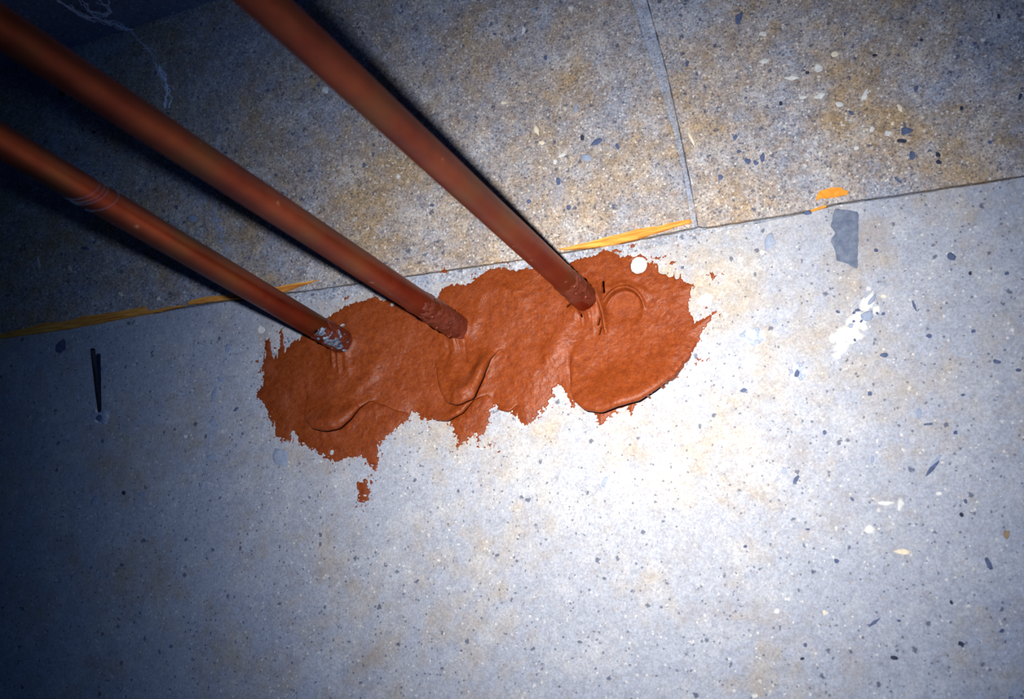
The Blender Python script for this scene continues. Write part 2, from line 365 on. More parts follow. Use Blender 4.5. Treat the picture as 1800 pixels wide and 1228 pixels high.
dark = [(1299,31,11,25,25,'slate'),(1208,112,7,11,20,'slate'),(1023,242,7,10,0,'black_stone'),(1048,250,21,9,-28,'slate'),(1030,276,19,13,10,'blue_stone'),
 (1085,256,8,12,-20,'slate'),(1012,192,6,15,5,'blue_stone'),(982,319,8,15,-10,'slate'),(1000,365,10,8,0,'slate'),(930,354,9,7,10,'slate'),(959,102,7,10,0,'slate'),
 (1292,242,9,12,20,'slate'),(1315,283,13,12,0,'slate'),(1328,286,10,10,0,'slate'),(1341,277,10,20,5,'slate'),(1299,266,8,7,0,'slate'),(1266,311,9,13,-10,'slate'),
 (1593,230,22,14,-10,'slate'),(1586,248,20,8,8,'black_stone'),(1604,272,12,18,0,'slate'),(1649,272,8,11,0,'black_stone'),(1650,285,12,9,0,'black_stone'),
 (1610,156,8,14,20,'slate'),(1538,97,11,5,0,'black_stone'),(1496,198,12,6,30,'slate'),(1372,182,7,7,0,'black_stone'),(1579,317,18,7,35,'slate'),(1756,29,8,8,0,'black_stone'),
 (1714,77,8,8,0,'slate'),(1793,170,7,14,20,'black_stone'),(1419,375,16,8,0,'slate'),(1419,128,7,7,0,'black_stone'),(1671,451,17,15,0,'slate'),(1554,624,13,10,0,'slate'),
 (1633,590,12,8,-10,'slate'),(1711,582,9,8,-30,'slate'),(1753,636,15,9,15,'slate'),(1529,691,9,9,0,'slate'),(1615,727,11,21,5,'blue_stone'),(1633,745,18,5,-5,'slate'),
 (1607,537,5,22,-25,'slate'),(1645,810,30,7,-50,'blue_stone'),(1534,807,8,16,10,'blue_stone'),(1637,824,42,8,-50,'slate'),(1400,842,8,21,30,'slate'),(1378,827,9,14,20,'blue_stone'),
 (1738,990,8,26,-25,'slate'),(1538,1093,26,6,-38,'slate'),(1572,1156,17,9,5,'black_stone'),(1689,1131,11,10,-30,'black_stone'),(1761,1108,11,8,-30,'slate'),(1498,877,9,6,30,'slate'),
 (1470,985,9,9,0,'slate'),(1416,1133,7,7,0,'slate'),(1410,1157,8,6,0,'black_stone'),(106,609,18,34,25,'slate'),(218,866,7,8,20,'black_stone'),(415,719,10,5,-30,'slate'),
 (1063,847,8,19,25,'blue_stone'),(1353,426,20,32,10,'blue_stone'),(494,803,32,35,10,'blue_stone'),(1308,685,12,9,0,'slate'),(1693,694,9,5,10,'slate'),(1697,880,7,9,-25,'slate'),
 (108,165,12,8,20,'black_stone'),(270,33,9,5,0,'black_stone'),(560,150,7,5,0,'slate'),(640,290,6,9,0,'slate'),(545,300,9,6,-20,'slate'),(760,360,8,6,0,'slate'),(870,60,7,5,0,'slate'),
 (1485,60,6,9,0,'slate'),(1620,70,7,7,0,'black_stone'),(1690,190,7,10,10,'black_stone'),(1740,250,10,6,0,'slate'),(1200,470,6,6,0,'slate'),(1540,440,9,6,0,'slate'),(1770,480,8,8,0,'slate'),
 (1705,480,7,7,0,'black_stone'),(1680,760,8,6,0,'slate'),(1790,650,11,8,0,'slate'),(1420,930,9,5,10,'slate'),(1690,905,7,10,-30,'black_stone'),(1672,1058,6,8,-30,'black_stone'),(1580,1090,8,5,0,'slate'),
 (1450,760,7,9,10,'slate'),(1310,960,9,6,0,'slate'),(165,232,9,7,0,'black_stone'),(310,365,7,9,-20,'slate'),(150,436,14,7,10,'slate')]
for d in dark: chip(*d, height=0.0004, rag=0.3, n=8)
pale = [(920,53,7,17,5,'pale'),(943,229,9,18,-20,'cream'),(953,250,11,8,0,'cream'),(988,273,16,7,-20,'pale'),(975,284,8,8,0,'pale'),(1215,244,5,36,-28,'cream'),(938,18,9,9,0,'blue_stone'),
 (1004,14,10,8,0,'pale'),(1341,60,14,9,0,'pale'),(1467,95,14,12,0,'cream'),(1439,119,14,18,-10,'pale'),(1344,107,22,10,-10,'pale'),(1390,137,30,9,0,'pale'),(1441,169,20,11,-15,'pale'),
 (1412,171,14,8,-10,'pale'),(1520,168,12,24,20,'pale'),(1475,183,14,9,0,'pale'),(1561,235,13,11,0,'pale'),(1533,227,10,9,0,'pale'),(1569,217,7,8,0,'cream'),(1582,190,8,14,-30,'cream'),
 (1728,70,8,9,0,'pale'),(1339,443,9,9,0,'pale'),(1301,455,10,9,0,'pale'),(1553,520,11,7,0,'cream'),(1526,930,22,19,0,'pale'),(1583,885,12,26,5,'pale'),(1557,884,30,8,0,'pale'),
 (1586,969,30,9,10,'cream'),(1365,1074,13,11,0,'pale'),(1769,939,12,16,0,'tan'),(1327,1222,11,9,0,'pale'),(182,648,10,14,10,'blue_stone'),(373,803,17,14,0,'blue_stone'),(167,880,12,20,20,'blue_stone'),
 (326,767,8,7,0,'pale'),(459,579,12,17,10,'pale'),(207,596,9,8,0,'blue_stone'),(123,471,7,15,-30,'cream'),(212,517,13,7,30,'cream'),(279,524,7,10,20,'cream'),(250,869,11,9,0,'blue_stone'),
 (400,613,8,18,10,'blue_stone'),(388,666,16,10,0,'blue_stone'),(375,744,12,18,-10,'blue_stone'),(1123,466,27,28,20,'pale'),(1240,526,30,18,-15,'pale'),(1275,553,12,9,30,'pale'),
 (1361,586,9,8,0,'pale'),(1780,580,8,8,0,'pale'),(1650,867,10,7,0,'pale'),(1702,1065,12,7,0,'pale'),(1449,1077,6,9,0,'cream'),(340,385,16,12,30,'blue_stone'),(470,365,12,10,30,'blue_stone'),
 (572,158,12,16,0,'pale'),(700,310,9,9,0,'pale'),(640,105,6,6,0,'cream'),(884,180,12,6,0,'cream'),(52,163,9,6,20,'blue_stone'),(1362,563,10,9,0,'blue_stone'),(1505,260,9,8,0,'pale')]
for d in pale: chip(*d, height=0.0004 if max(d[2], d[3]) > 18 else 0.0003, name='pale_chip', rag=0.36, n=9)
chip(68, 460, 4, 22, -12, 'pale', name='pale_chip'); chip(377, 693, 9, 30, 20, 'blue_stone', name='pale_chip')
# knocked spots: a crater rim of crumbs round a stone
for px, py, w, h, core in ((1323, 590, 46, 34, 'pale'), (1402, 653, 30, 38, 'slate'), (176, 731, 34, 30, 'slate')):
    chip(px, py, w, h, 0, 'dust', 0.0003, 'knocked_patch', 14, 0.25)
    for k in range(6):
        t = k * 1.05; chip(px + math.cos(t) * w * 0.36, py + math.sin(t) * h * 0.36, w * 0.26, h * 0.22, random.uniform(0, 90), 'blue_stone' if k % 2 else 'pale', 0.0011, 'aggregate_stone')
    chip(px - 1, py - 1 if core != 'slate' else py + 4, w * 0.34, h * 0.42, 15, core, 0.0012)
for px, py, w, h, a in ((1490, 588, 40, 30, -20), (1478, 609, 28, 22, -30), (1505, 562, 40, 32, -40), (1527, 530, 24, 36, 30), (1464, 594, 16, 18, 0), (1470, 624, 18, 12, 10), (1512, 590, 14, 12, 0), (1540, 545, 14, 18, 20), (1518, 575, 18, 12, -10)):
    chip(px, py, w, h, a, 'pale', random.uniform(0.0003, 0.0008), 'pale_chip', 18, 0.34, panel)
chip(1524, 555, 24, 18, -20, 'blue_stone', 0.0012, parent=panel); chip(1533, 527, 8, 24, 35, 'blue_stone', 0.0012, parent=panel); chip(1496, 572, 10, 9, 0, 'blue_stone', 0.0012, parent=panel)
for px, py, w, h in ((1508, 545, 9, 6), (1502, 550, 6, 5), (1473, 548, 7, 6), (1542, 551, 6, 5), (1553, 551, 8, 5), (1514, 565, 5, 8), (1501, 565, 5, 5), (1503, 598, 5, 7)): chip(px, py, w, h, random.uniform(-40, 40), 'slate', 0.0011, parent=panel, rag=0.35)
def plate(name, px_pts, mat, thick, y0=0.0, parent=None, jitter=0.0003, seed=5, loc=False, step=0.0012):
    out = [W2(*p) for p in px_pts]
    pts = densify(out, step); pts = pts + np.stack([fbm(pts[:, 0] * 400, pts[:, 1] * 400, seed, 3), fbm(pts[:, 0] * 400, pts[:, 1] * 400 + 30, seed, 3)], 1) * jitter
    n = len(pts); c = pts.mean(0)
    vs = [(x, y0 + 0.0004, z) for x, z in pts] + [(c[0] + (x - c[0]) * 0.97, y0 - thick, c[1] + (z - c[1]) * 0.96) for x, z in pts]
    fs = [tuple(range(n)), tuple(range(2 * n - 1, n - 1, -1))] + [(k, n + k, n + (k + 1) % n, (k + 1) % n) for k in range(n)]
    me = mesh(name, vs, fs); bm = bmesh.new(); bm.from_mesh(me); bmesh.ops.recalc_face_normals(bm, faces=bm.faces); bm.to_mesh(me); bm.free()
    return link(name, me, mat, parent, loc=(c[0], y0, c[1]) if loc else None)
tag(plate('skim_patch', [(1467, 366), (1490, 368), (1509, 371), (1509, 441), (1507, 474), (1490, 466), (1470, 458), (1468, 441), (1460, 424), (1467, 409), (1460, 397)], 'patch', 0.0003, parent=panel, jitter=0.0008), 'slate-grey skim patch')

# ------------------------------------------------------------------ slivers in the joint, paint dab
sl_polys = [
 ([(-60,599),(0,587),(51,577),(76,568),(119,566),(148,556),(203,549),(258,539),(262,547),(326,536),(330,538),(262,552),(127,578),(0,596),(-60,607)], 'long dull orange wood sliver in the joint at the left edge'),
 ([(328,532),(345,526),(364,522),(398,520),(440,513),(487,505),(525,498),(563,492),(527,504),(499,514),(450,520),(417,526),(372,531),(330,537)], 'split orange wood sliver in the joint crossing behind the lowest pipe'),
 ([(981,440),(1020,430),(1065,418),(1100,410),(1120,403),(1160,398),(1215,385),(1217,391),(1156,410),(1120,421),(1076,432),(1010,439)], 'bright tapering orange wood sliver in the joint beside the top pipe')]
for i, (pp, lab) in enumerate(sl_polys):
    o = tag(plate('wood_sliver', pp, 'wood', 0.0016, parent=None, jitter=0.0005, seed=60 + i, loc=True), lab, 'wood sliver', 'orange wood slivers in the joint')
    a, b = ((60, 575), (250, 548)) if i == 0 else ((340, 532), (540, 500)) if i == 1 else ((1010, 435), (1200, 393))
    g = [(a[0] + (b[0] - a[0]) * t, a[1] + (b[1] - a[1]) * t + s) for t, s in ((0, 0), (0.3, -1.2), (0.7, -1.4), (1, -0.6), (0.7, 0.6), (0.3, 0.8))]
    plate('splinter', g, 'wood', 0.0023, parent=o, jitter=0.0002, seed=70 + i, loc=True)
tag(plate('paint_dab', [(1433, 354), (1436, 343), (1441, 335), (1465, 330), (1480, 329), (1483, 333), (1492, 336), (1489, 343), (1461, 348), (1441, 349)], 'orange', 0.0005, jitter=0.0004, seed=81, loc=True),
    'orange paint dab above the joint at the right', 'paint dab', 'orange paint dabs')
tag(plate('paint_dab', [(1424, 370), (1440, 364), (1452, 361), (1454, 364), (1440, 368), (1427, 373)], 'orange', 0.0005, jitter=0.0003, seed=82, loc=True),
    'tiny orange paint streak lying in the crack under the orange dab', 'paint dab', 'orange paint dabs')

# ------------------------------------------------------------------ tubes
def tube(path, radii, n=8, cap=True):
    path = [Vector(p) for p in path]; vs = []; fs = []
    up_ = Vector((0.3, 0.2, 0.93))
    for i, p in enumerate(path):
        t = (path[min(i + 1, len(path) - 1)] - path[max(i - 1, 0)]).normalized()
        a = t.cross(up_).normalized(); b = t.cross(a).normalized(); r = radii[i] if hasattr(radii, '__len__') else radii
        vs += [p + (a * math.cos(2 * math.pi * k / n) + b * math.sin(2 * math.pi * k / n)) * r for k in range(n)]
    for i in range(len(path) - 1):
        for k in range(n):
            q = (k + 1) % n; fs.append((i * n + k, i * n + q, (i + 1) * n + q, (i + 1) * n + k))
    if cap: fs += [tuple(range(n - 1, -1, -1)), tuple((len(path) - 1) * n + k for k in range(n))]
    return vs, fs
def join(parts):
    V = []; Fc = []
    for vs, fs in parts:
        o = len(V); V += list(vs); Fc += [tuple(i + o for i in f) for f in fs]
    return V, Fc

# ------------------------------------------------------------------ copper pipes
R_PIPE = 0.00795
PIPES = [  # base (picture), a far point of the axis (picture, m off the wall), label
 ((606, 603), (0, 247), 'lowest copper pipe, its end crusted with pale blue patina'),
 ((806, 577), (0, 47), 'middle copper pipe running to the upper left corner, maroon crusted end'),
 ((1032, 527), (462, 0), 'topmost copper pipe, steepest and brightest, with a pinkish smeared end')]
pipe_axes = []
def pipe_frame(d):
    d = d.normalized(); a = d.cross(Vector((0, 0, 1))).normalized(); b = a.cross(d).normalized(); return d, a, b
for (bx_, by_), far, lab in PIPES:
    # distance off the wall of the far point from the growth of the pipe's width in the picture
    base = Vector(P(bx_, by_)); best = None
    for y in np.linspace(-0.7, -0.05, 400):
        q = Vector(P(far[0], far[1], y)); dd = (q - base).normalized()
        s = abs(dd.y)
        if best is None or s > best[0]: best = (s, y, q)
    q = best[2]; d = (q - base).normalized()
    pipe_axes.append((base, d))
def pipe_part(base, d, s0, s1, ang0, ang1, r_fn, mask_fn, ns, na, name, mat, parent):
    """patch of skin on a pipe between axial s0..s1 and angles; cells with mask < 0 left open"""
    dd, a, b = pipe_frame(d); vs = []; idx = {}; fs = []
    S_ = np.linspace(s0, s1, ns + 1); A_ = np.linspace(ang0, ang1, na + 1)
    keep = np.zeros((ns, na), bool)
    for i in range(ns):
        for k in range(na): keep[i, k] = mask_fn((S_[i] + S_[i + 1]) / 2, (A_[k] + A_[k + 1]) / 2) > 0
    def vid(i, k):
        if (i, k) not in idx:
            s, t = S_[i], A_[k]
            nb = [keep[x, y] for x in (i - 1, i) for y in (k - 1, k) if 0 <= x < ns and 0 <= y < na]
            edge = not all(nb)
            r = R_PIPE + (0.00001 if edge else r_fn(s, t))
            idx[(i, k)] = len(vs); vs.append(base + dd * s + (a * math.cos(t) + b * math.sin(t)) * r)
        return idx[(i, k)]
    for i in range(ns):
        for k in range(na):
            if keep[i, k]: fs.append((vid(i, k), vid(i + 1, k), vid(i + 1, k + 1), vid(i, k + 1)))
    me = mesh(name, vs, fs)
    return link(name, me, mat, parent, loc=tuple(base), smooth=True)
PAT_OFF = 0.2
n1 = lambda x, y, s: float(fbm(np.array([x]), np.array([y]), s, 3)[0])
for i, ((base, d), (_, _, lab)) in enumerate(zip(pipe_axes, PIPES)):
    dd, a, b = pipe_frame(d); L = 0.66
    ss = [-0.06, 0.0] + list(np.linspace(0.004, L, 90)); NA = 48
    outer = []
    for s in ss:
        bend = 0.0
        if i == 2 and s < 0.05: bend = -0.0012 * ((0.05 - max(s, 0)) / 0.05) ** 2
        c = base + dd * s + b * bend
        outer.append([c + (a * math.cos(2 * math.pi * k / NA) + b * math.sin(2 * math.pi * k / NA)) * R_PIPE * (1 + 0.006 * math.sin(s * 60 + k * 0.26 + i)) for k in range(NA)])
    inner = [[base + dd * s + (a * math.cos(2 * math.pi * k / NA) + b * math.sin(2 * math.pi * k / NA)) * (R_PIPE - 0.001) for k in range(NA)] for s in (L, L - 0.12)]
    rings = outer + inner; vs = [v for r in rings for v in r]; fs = []
    for r in range(len(rings) - 1):
        for k in range(NA): q = (k + 1) % NA; fs.append((r * NA + k, (r + 1) * NA + k, (r + 1) * NA + q, r * NA + q))
    fs += [tuple(range(NA)), tuple(range((len(rings) - 1) * NA, len(rings) * NA))[::-1]]
    p = tag(link('copper_pipe', mesh('copper_pipe', vs, fs), 'copper', loc=tuple(base), smooth=True), lab, 'pipe', 'copper pipes through the wall')
    # dried sealant dragged up the end of each pipe
    reach = (0.040, 0.058, 0.050)[i]; sd = 100 + i * 7
    pipe_part(base, d, -0.003, reach * 1.7, 0, 2 * math.pi, lambda s, t: 0.00035 + 0.0013 * max(0, n1(s * 220, t * 2.5, sd)) + 0.0010 * max(0, 1 - s / 0.006),
              lambda s, t: reach * (1 + 0.55 * n1(t * 2.2, s * 120, sd + 3)) - s + (0.006 * n1(s * 400, t * 9, sd + 5)), 60, 72, 'caulk_smear', 'smear', p)['label'] = 'dark dried sealant smeared round the pipe end'
    cd = Vector(CAM) - base
    face = math.atan2(cd.dot(b), cd.dot(a)) % (2 * math.pi)              # side of the pipe that looks at the room
    if i == 0:
        pat = pipe_part(base, d, 0.006, 0.050, face - 2.0, face + 2.0, lambda s, t: 0.0011 + 0.0006 * max(0, n1(s * 600, t * 6, 5)),
                  lambda s, t: 0.5 - abs(t - face - PAT_OFF) / 1.3 - abs(s - 0.026) / 0.018 * 0.5 + 0.9 * n1(s * 200, t * 2.6, 8), 50, 80, 'patina_patch', 'patina', p)
        pat['label'] = 'pale blue crust'
        for s0 in (0.274, 0.283, 0.286, 0.290):                          # threads of web wound round the pipe
            pts = [base + dd * (s0 + 0.006 * math.sin(t)) + (a * math.cos(face + t) + b * math.sin(face + t)) * (R_PIPE + 0.0003) for t in np.linspace(-1.5, 1.5, 24)]
            link('web_thread', mesh('web_thread', *tube(pts, 0.00006, 5)), 'dust', p, loc=tuple(base))
    for k in range((5, 9, 3)[i]):                                        # crumbs of sealant stuck to the end
        s0 = random.uniform(0.004, reach * 0.9); t = face + random.uniform(-1.2, 1.2); r = random.uniform(0.0007, 0.0014)
        c = base + dd * s0 + (a * math.cos(t) + b * math.sin(t)) * (R_PIPE + 0.0004)
        bm = bmesh.new(); bmesh.ops.create_icosphere(bm, subdivisions=1, radius=r)
        for v in bm.verts: v.co = v.co * random.uniform(0.7, 1.25) + c
        me = bpy.data.meshes.new('caulk_crumb'); bm.to_mesh(me); bm.free()
        link('caulk_crumb', me, 'smear' if (k % 3 or i) else 'patina', p, loc=tuple(base), smooth=True)

# ------------------------------------------------------------------ the sealant
OUT = [(463,612),(466,598),(474,590),(479,600),(482,622),(488,622),(492,584),(497,574),(500,590),(503,612),(511,603),(526,591),(545,575),(577,557),(605,536),(642,526),(658,519),(674,529),(690,526),(715,530),(745,530),(768,524),(772,510),
 (796,498),(821,498),(837,487),(857,473),(878,468),(895,474),(915,474),(941,467),(957,486),(985,470),(1006,459),(1019,452),(1039,449),(1062,437),(1075,441),(1091,449),(1110,447),(1133,449),(1143,459),(1156,462),
 (1160,474),(1172,480),(1182,486),(1188,470),(1195,478),(1202,494),(1220,498),(1215,517),(1211,537),(1216,552),(1224,563),(1241,556),(1263,540),(1265,543),(1246,569),(1234,586),(1224,608),(1211,628),(1189,657),
 (1163,677),(1130,700),(1122,716),(1107,739),(1102,713),(1078,726),(1068,739),(1055,755),(1042,729),(1032,712),(1016,709),(1003,722),(1000,703),(992,690),(983,678),(975,693),(970,706),(948,729),(926,748),(909,739),
 (896,726),(870,713),(863,730),(857,754),(846,766),(841,791),(836,766),(813,783),(803,789),(796,754),(784,742),(756,740),(743,738),(733,724),(715,742),(695,758),(670,779),(670,807),(660,830),(646,815),(634,803),
 (605,807),(587,815),(564,803),(532,783),(522,775),(516,760),(512,785),(498,776),(483,766),(473,746),(467,714),(446,701),(458,681),(456,652),(463,628)]
ISL = [(640,862,14,24),(630,850,6,10),(652,846,5,14),(1253,484,5,8),(607,523,6,3),(783,476,7,4),(1082,440,6,3),(1110,431,5,3),(865,776,4,8),(632,880,4,6),(1226,632,5,3),(1160,452,12,3),(1180,462,10,4)]
poly = np.array([W2(*p) for p in OUT])
STEP = 0.00032
x0, z0 = poly.min(0) - 0.012; x1, z1 = poly.max(0) + 0.008; z0 -= 0.016
GX, GZ = np.meshgrid(np.arange(x0, x1, STEP), np.arange(z0, z1, STEP), indexing='ij')
def seg_d(pl, closed=False):
    """distance, signed side and parameter (0-1) of every grid point to a polyline"""
    pl = np.array(pl); best = np.full(GX.shape, 9.0); side = np.zeros(GX.shape); par = np.zeros(GX.shape)
    q = np.vstack([pl, pl[:1]]) if closed else pl
    ln = np.concatenate([[0], np.cumsum(np.linalg.norm(np.diff(q, axis=0), axis=1))])
    for k in range(len(q) - 1):
        a, b = q[k], q[k + 1]; e = b - a; l2 = e @ e + 1e-12
        t = np.clip(((GX - a[0]) * e[0] + (GZ - a[1]) * e[1]) / l2, 0, 1)
        dx = GX - a[0] - t * e[0]; dz = GZ - a[1] - t * e[1]; dd_ = np.hypot(dx, dz)
        m = dd_ < best
        best = np.where(m, dd_, best); side = np.where(m, np.sign(e[0] * (GZ - a[1]) - e[1] * (GX - a[0])), side)
        par = np.where(m, (ln[k] + t * math.sqrt(l2)) / ln[-1], par)
    return best, side, par
dpoly, _, _ = seg_d(poly, True)
ins = np.zeros(GX.shape, bool)
for a, b in zip(poly, np.roll(poly, -1, 0)):
    c = (a[1] > GZ) != (b[1] > GZ)
    ins ^= c & (GX < (b[0] - a[0]) * (GZ - a[1]) / (b[1] - a[1] + 1e-15) + a[0])
sd = np.where(ins, dpoly, -dpoly)
for px, py, rx, ry in ISL:
    c = W2(px, py); r = SCALE
    di = (1 - np.hypot((GX - c[0]) / (rx * r), (GZ - c[1]) / (ry * r))) * min(rx, ry) * r
    sd = np.maximum(sd, di)
low_side = np.clip((W2(850, 640)[1] - GZ) / 0.02, 0, 1)
rag = fbm(GX * 420, GZ * 420, 201, 4, 0.7); streak = fbm(GX * 520, GZ * 120, 211, 3)
rag2 = fbm(GX * 1000, GZ * 1000, 205, 2, 0.7)
mask = sd + (0.0021 + 0.0018 * low_side) * rag + 0.0012 * streak + (0.0010 + 0.0010 * low_side) * rag2 - 0.0001
left_dry = np.clip((W2(560, 640)[0] - GX) / 0.03, 0, 1) * np.clip(1 - sd / 0.02, 0, 1)
mask = mask - 0.012 * left_dry * np.clip(fbm(GX * 700, GZ * 150, 221, 3) - 0.10, 0, 1)
# scattered flecks thrown round the lower edge
mask = np.where((sd < 0) & (sd > -0.011) & (fbm(GX * 700, GZ * 560, 231, 2) > 0.34 + 34 * -sd), 0.0004, mask)
# stones left bare
for px, py, rx, ry in ((1123, 466, 13.5, 14), (1236, 526, 14, 10), (584, 795, 4, 4), (1170, 473, 12, 8), (1190, 482, 4, 8), (603, 574, 6, 5), (690, 535, 3, 3)):
    c = W2(px, py); mask = np.minimum(mask, (np.hypot((GX - c[0]) / (rx * SCALE), (GZ - c[1]) / (ry * SCALE)) - 1) * 0.003 + 0.0002 * rag)
sdc = np.clip(mask, 0, None)
H = 0.00035 + 0.0016 * (1 - np.exp(-np.clip(sd, 0, None) / 0.006)) * np.clip(sdc / 0.0008, 0, 1)
H += 0.0010 * np.clip(sd / 0.012, 0, 1) * fbm(GX * 60, GZ * 60, 241, 4)
H += 0.00028 * np.clip(sd / 0.004, 0, 1) * fbm(GX * 330, GZ * 330, 251, 3)
DX = np.zeros(GX.shape); DZ = np.zeros(GX.shape)
def gauss(px, py, rx, ry, rot=0.0):
    c = W2(px, py); a = math.radians(rot); dx = (GX - c[0]) / SCALE; dz = (GZ - c[1]) / SCALE
    u = dx * math.cos(a) + dz * math.sin(a); v = -dx * math.sin(a) + dz * math.cos(a)
    return np.exp(-(u / rx) ** 2 - (v / ry) ** 2)
def blur(a, k):
    for _ in range(2):
        for axis in (0, 1):
            c = np.cumsum(np.pad(a, [(k + 1, k) if q == axis else (0, 0) for q in (0, 1)], mode='edge'), axis=axis)
            a = (np.take(c, range(2 * k + 1, c.shape[axis]), axis) - np.take(c, range(0, c.shape[axis] - 2 * k - 1), axis)) / (2 * k + 1)
    return a
def lip(px, amp, r, lam, groove=0.0009, pw=1.0, lean=1.15):
    """sagging fold: thick on the upper side of a line, leaning out over the lower side; the line runs left to right"""
    global H, DX, DZ
    pl = [W2(*p) for p in px]
    d, s, t = seg_d(pl)
    fade = np.clip(np.sin(np.pi * np.clip(t, 0, 1)), 0, 1) ** pw
    prof = np.sqrt(np.clip(1 - (1 - np.clip(d / r, 0, 1)) ** 2, 0, 1)) * np.exp(-np.clip(d - r, 0, None) / lam)
    add = np.where(s > 0, amp * prof * fade, 0)
    bl = blur(add, 9); w_ = np.clip((d - 0.0015) / 0.004, 0, 1); add = np.where(s > 0, add * (1 - w_) + bl * w_, 0)
    gx, gz = np.gradient(np.where(s > 0, d, -d), STEP)
    H += add
    sh = lean * add * np.exp(-d / (2.2 * r))
    DX -= np.clip(gx, -1, 1) * sh * 0.8; DZ -= (np.clip(gz, -1, 1) * 0.7 + 0.3) * sh
    H -= np.where(s <= 0, 1.5 * groove * np.exp(-(d / 0.0017) ** 2) * fade, 0)
def ridge(px, amp, w, pw=0.5):
    global H
    d, s, t = seg_d([W2(*p) for p in px]); H += amp * np.exp(-(d / (w * SCALE)) ** 2) * np.clip(np.sin(np.pi * t), 0, 1) ** pw
# fold under the lowest pipe
lip([(541,688),(543,712),(549,735),(565,747),(585,750),(605,746),(620,733),(636,714),(652,704),(672,700)], 0.0082, 0.0032, 0.009)
lip([(640,710),(660,706),(682,712),(700,722),(720,728)], 0.0022, 0.0018, 0.006, 0.0007)
ridge([(590,715),(625,690),(655,662),(668,630)], 0.0018, 14)
# fold under the middle pipe
lip([(766,636),(776,662),(788,685),(800,702),(817,705),(837,693),(853,662),(866,633),(878,618),(892,611)], 0.0080, 0.0032, 0.008)
lip([(748,735),(770,738),(792,737),(817,723),(837,700),(857,695),(866,700)], 0.0044, 0.0024, 0.007)
lip([(866,714),(880,719),(897,722),(913,711)], 0.0024, 0.0016, 0.006)
# the big lobe under the top pipe
lip([(1004,600),(1008,650),(1014,685),(1024,702),(1040,714),(1065,717),(1091,707),(1127,697),(1153,681),(1185,658),(1212,628),(1228,596)], 0.0090, 0.0038, 0.012, 0.0011)
H += 0.0028 * gauss(588, 728, 26, 13, 10) + 0.0028 * gauss(818, 686, 16, 18) + 0.0022 * gauss(852, 645, 12, 34, -30)
H += 0.0030 * gauss(1075, 682, 38, 26, 10) + 0.0014 * gauss(1140, 650, 40, 26, 30) + 0.0022 * gauss(985, 612, 26, 40, -10)
H += 0.0012 * gauss(900, 560, 60, 60) + 0.0010 * gauss(640, 620, 70, 50) + 0.0016 * gauss(930, 660, 36, 40)
ridge([(797,590),(800,625),(808,660),(818,692)], 0.0030, 20, 0.6); ridge([(604,630),(596,670),(588,705),(584,738)], 0.0022, 26, 0.6)
ridge([(838,548),(850,520),(880,506),(912,516),(930,545)], 0.0011, 9); ridge([(828,600),(838,570),(842,545)], 0.0008, 8)
ridge([(1010,600),(1008,640),(1014,690)], -0.0012, 5); ridge([(960,640),(985,600),(1003,560)], 0.0012, 12)
# rolled edges of the folds
for pts_, am, w_ in (([(806,692),(818,693),(832,682),(845,656),(857,633),(870,618)], 0.0036, 8), ([(552,728),(566,738),(585,740),(603,736),(617,723),(633,706)], 0.0034, 8),
                     ([(760,732),(790,730),(813,717),(831,698)], 0.0022, 6), ([(1022,690),(1042,704),(1066,707),(1092,698),(1127,687),(1153,671),(1185,648)], 0.0030, 10), ([(776,646),(788,672),(800,690)], 0.0016, 6)):
    ridge(pts_, am, w_, 0.7)
# thumb print beside the top pipe: flat dish with a raised, undercut upper rim
c = W2(1098, 548); rr = np.hypot((GX - c[0]) / (33 * SCALE), (GZ - c[1]) / (37 * SCALE)); ang = np.arctan2(GZ - c[1], GX - c[0])
dish = np.clip(1 - rr ** 3, 0, 1)
H -= 0.0048 * np.clip((1 - rr ** 4), 0, 1) * np.clip(0.42 + 0.6 * (GZ - c[1]) / (37 * SCALE), 0, 1)
H += 0.0028 * np.exp(-((rr - 1.08) / 0.10) ** 2) * np.clip(np.sin(ang + 0.1), 0, 1) ** 0.6
H -= 0.0020 * np.exp(-((rr - 0.97) / 0.035) ** 2) * np.clip(np.sin(ang), 0, 1) ** 1.2
ridge([(1052,508),(1058,530),(1064,556),(1068,590)], 0.0034, 4.0); ridge([(1064,512),(1095,500),(1130,510),(1143,528)], 0.0014, 6)
# sealant drawn up to each pipe, with hanging strings below
for i, (base, d) in enumerate(pipe_axes):
    r = np.hypot(GX - base.x, GZ - base.z)
    H += (0.0034, 0.0030, 0.0042)[i] * np.exp(-np.clip(r - R_PIPE, 0, None) / 0.0032)
    bx_, by_ = PIPES[i][0]
    for k in range(4):
        xx = bx_ - 15 + k * 9 + random.uniform(-3, 3); l = random.uniform(26, 62)
        ridge([(xx, by_ + 10), (xx + random.uniform(-1, 2), by_ + 10 + l * 0.5), (xx + random.uniform(0, 5), by_ + 10 + l)], random.choice((0.0010, 0.0015, -0.0011)), random.uniform(2.5, 5.0), 0.9)
for a, b, w in (((1061, 496), (1063, 515), 3.0), ((999, 539), (1010, 531), 3.2), ((1056, 560), (1053, 572), 2.0), ((1058, 576), (1055, 588), 1.8), ((1022, 553), (1024, 557), 2.0)):   # open slits
    dsl, _, _ = seg_d([W2(*a), W2(*b)]); mask = np.where(dsl < w * 0.5 * SCALE, -1, mask); H -= 0.0 * dsl
H = np.maximum(H, 0.0003)
HX = GX + DX; HZ = GZ + DZ
HY = -(H)
keep = (mask[:-1, :-1] > 0) & (mask[1:, :-1] > 0) & (mask[:-1, 1:] > 0) & (mask[1:, 1:] > 0)
rimv = mask <= 0.00016
nx, nz = GX.shape
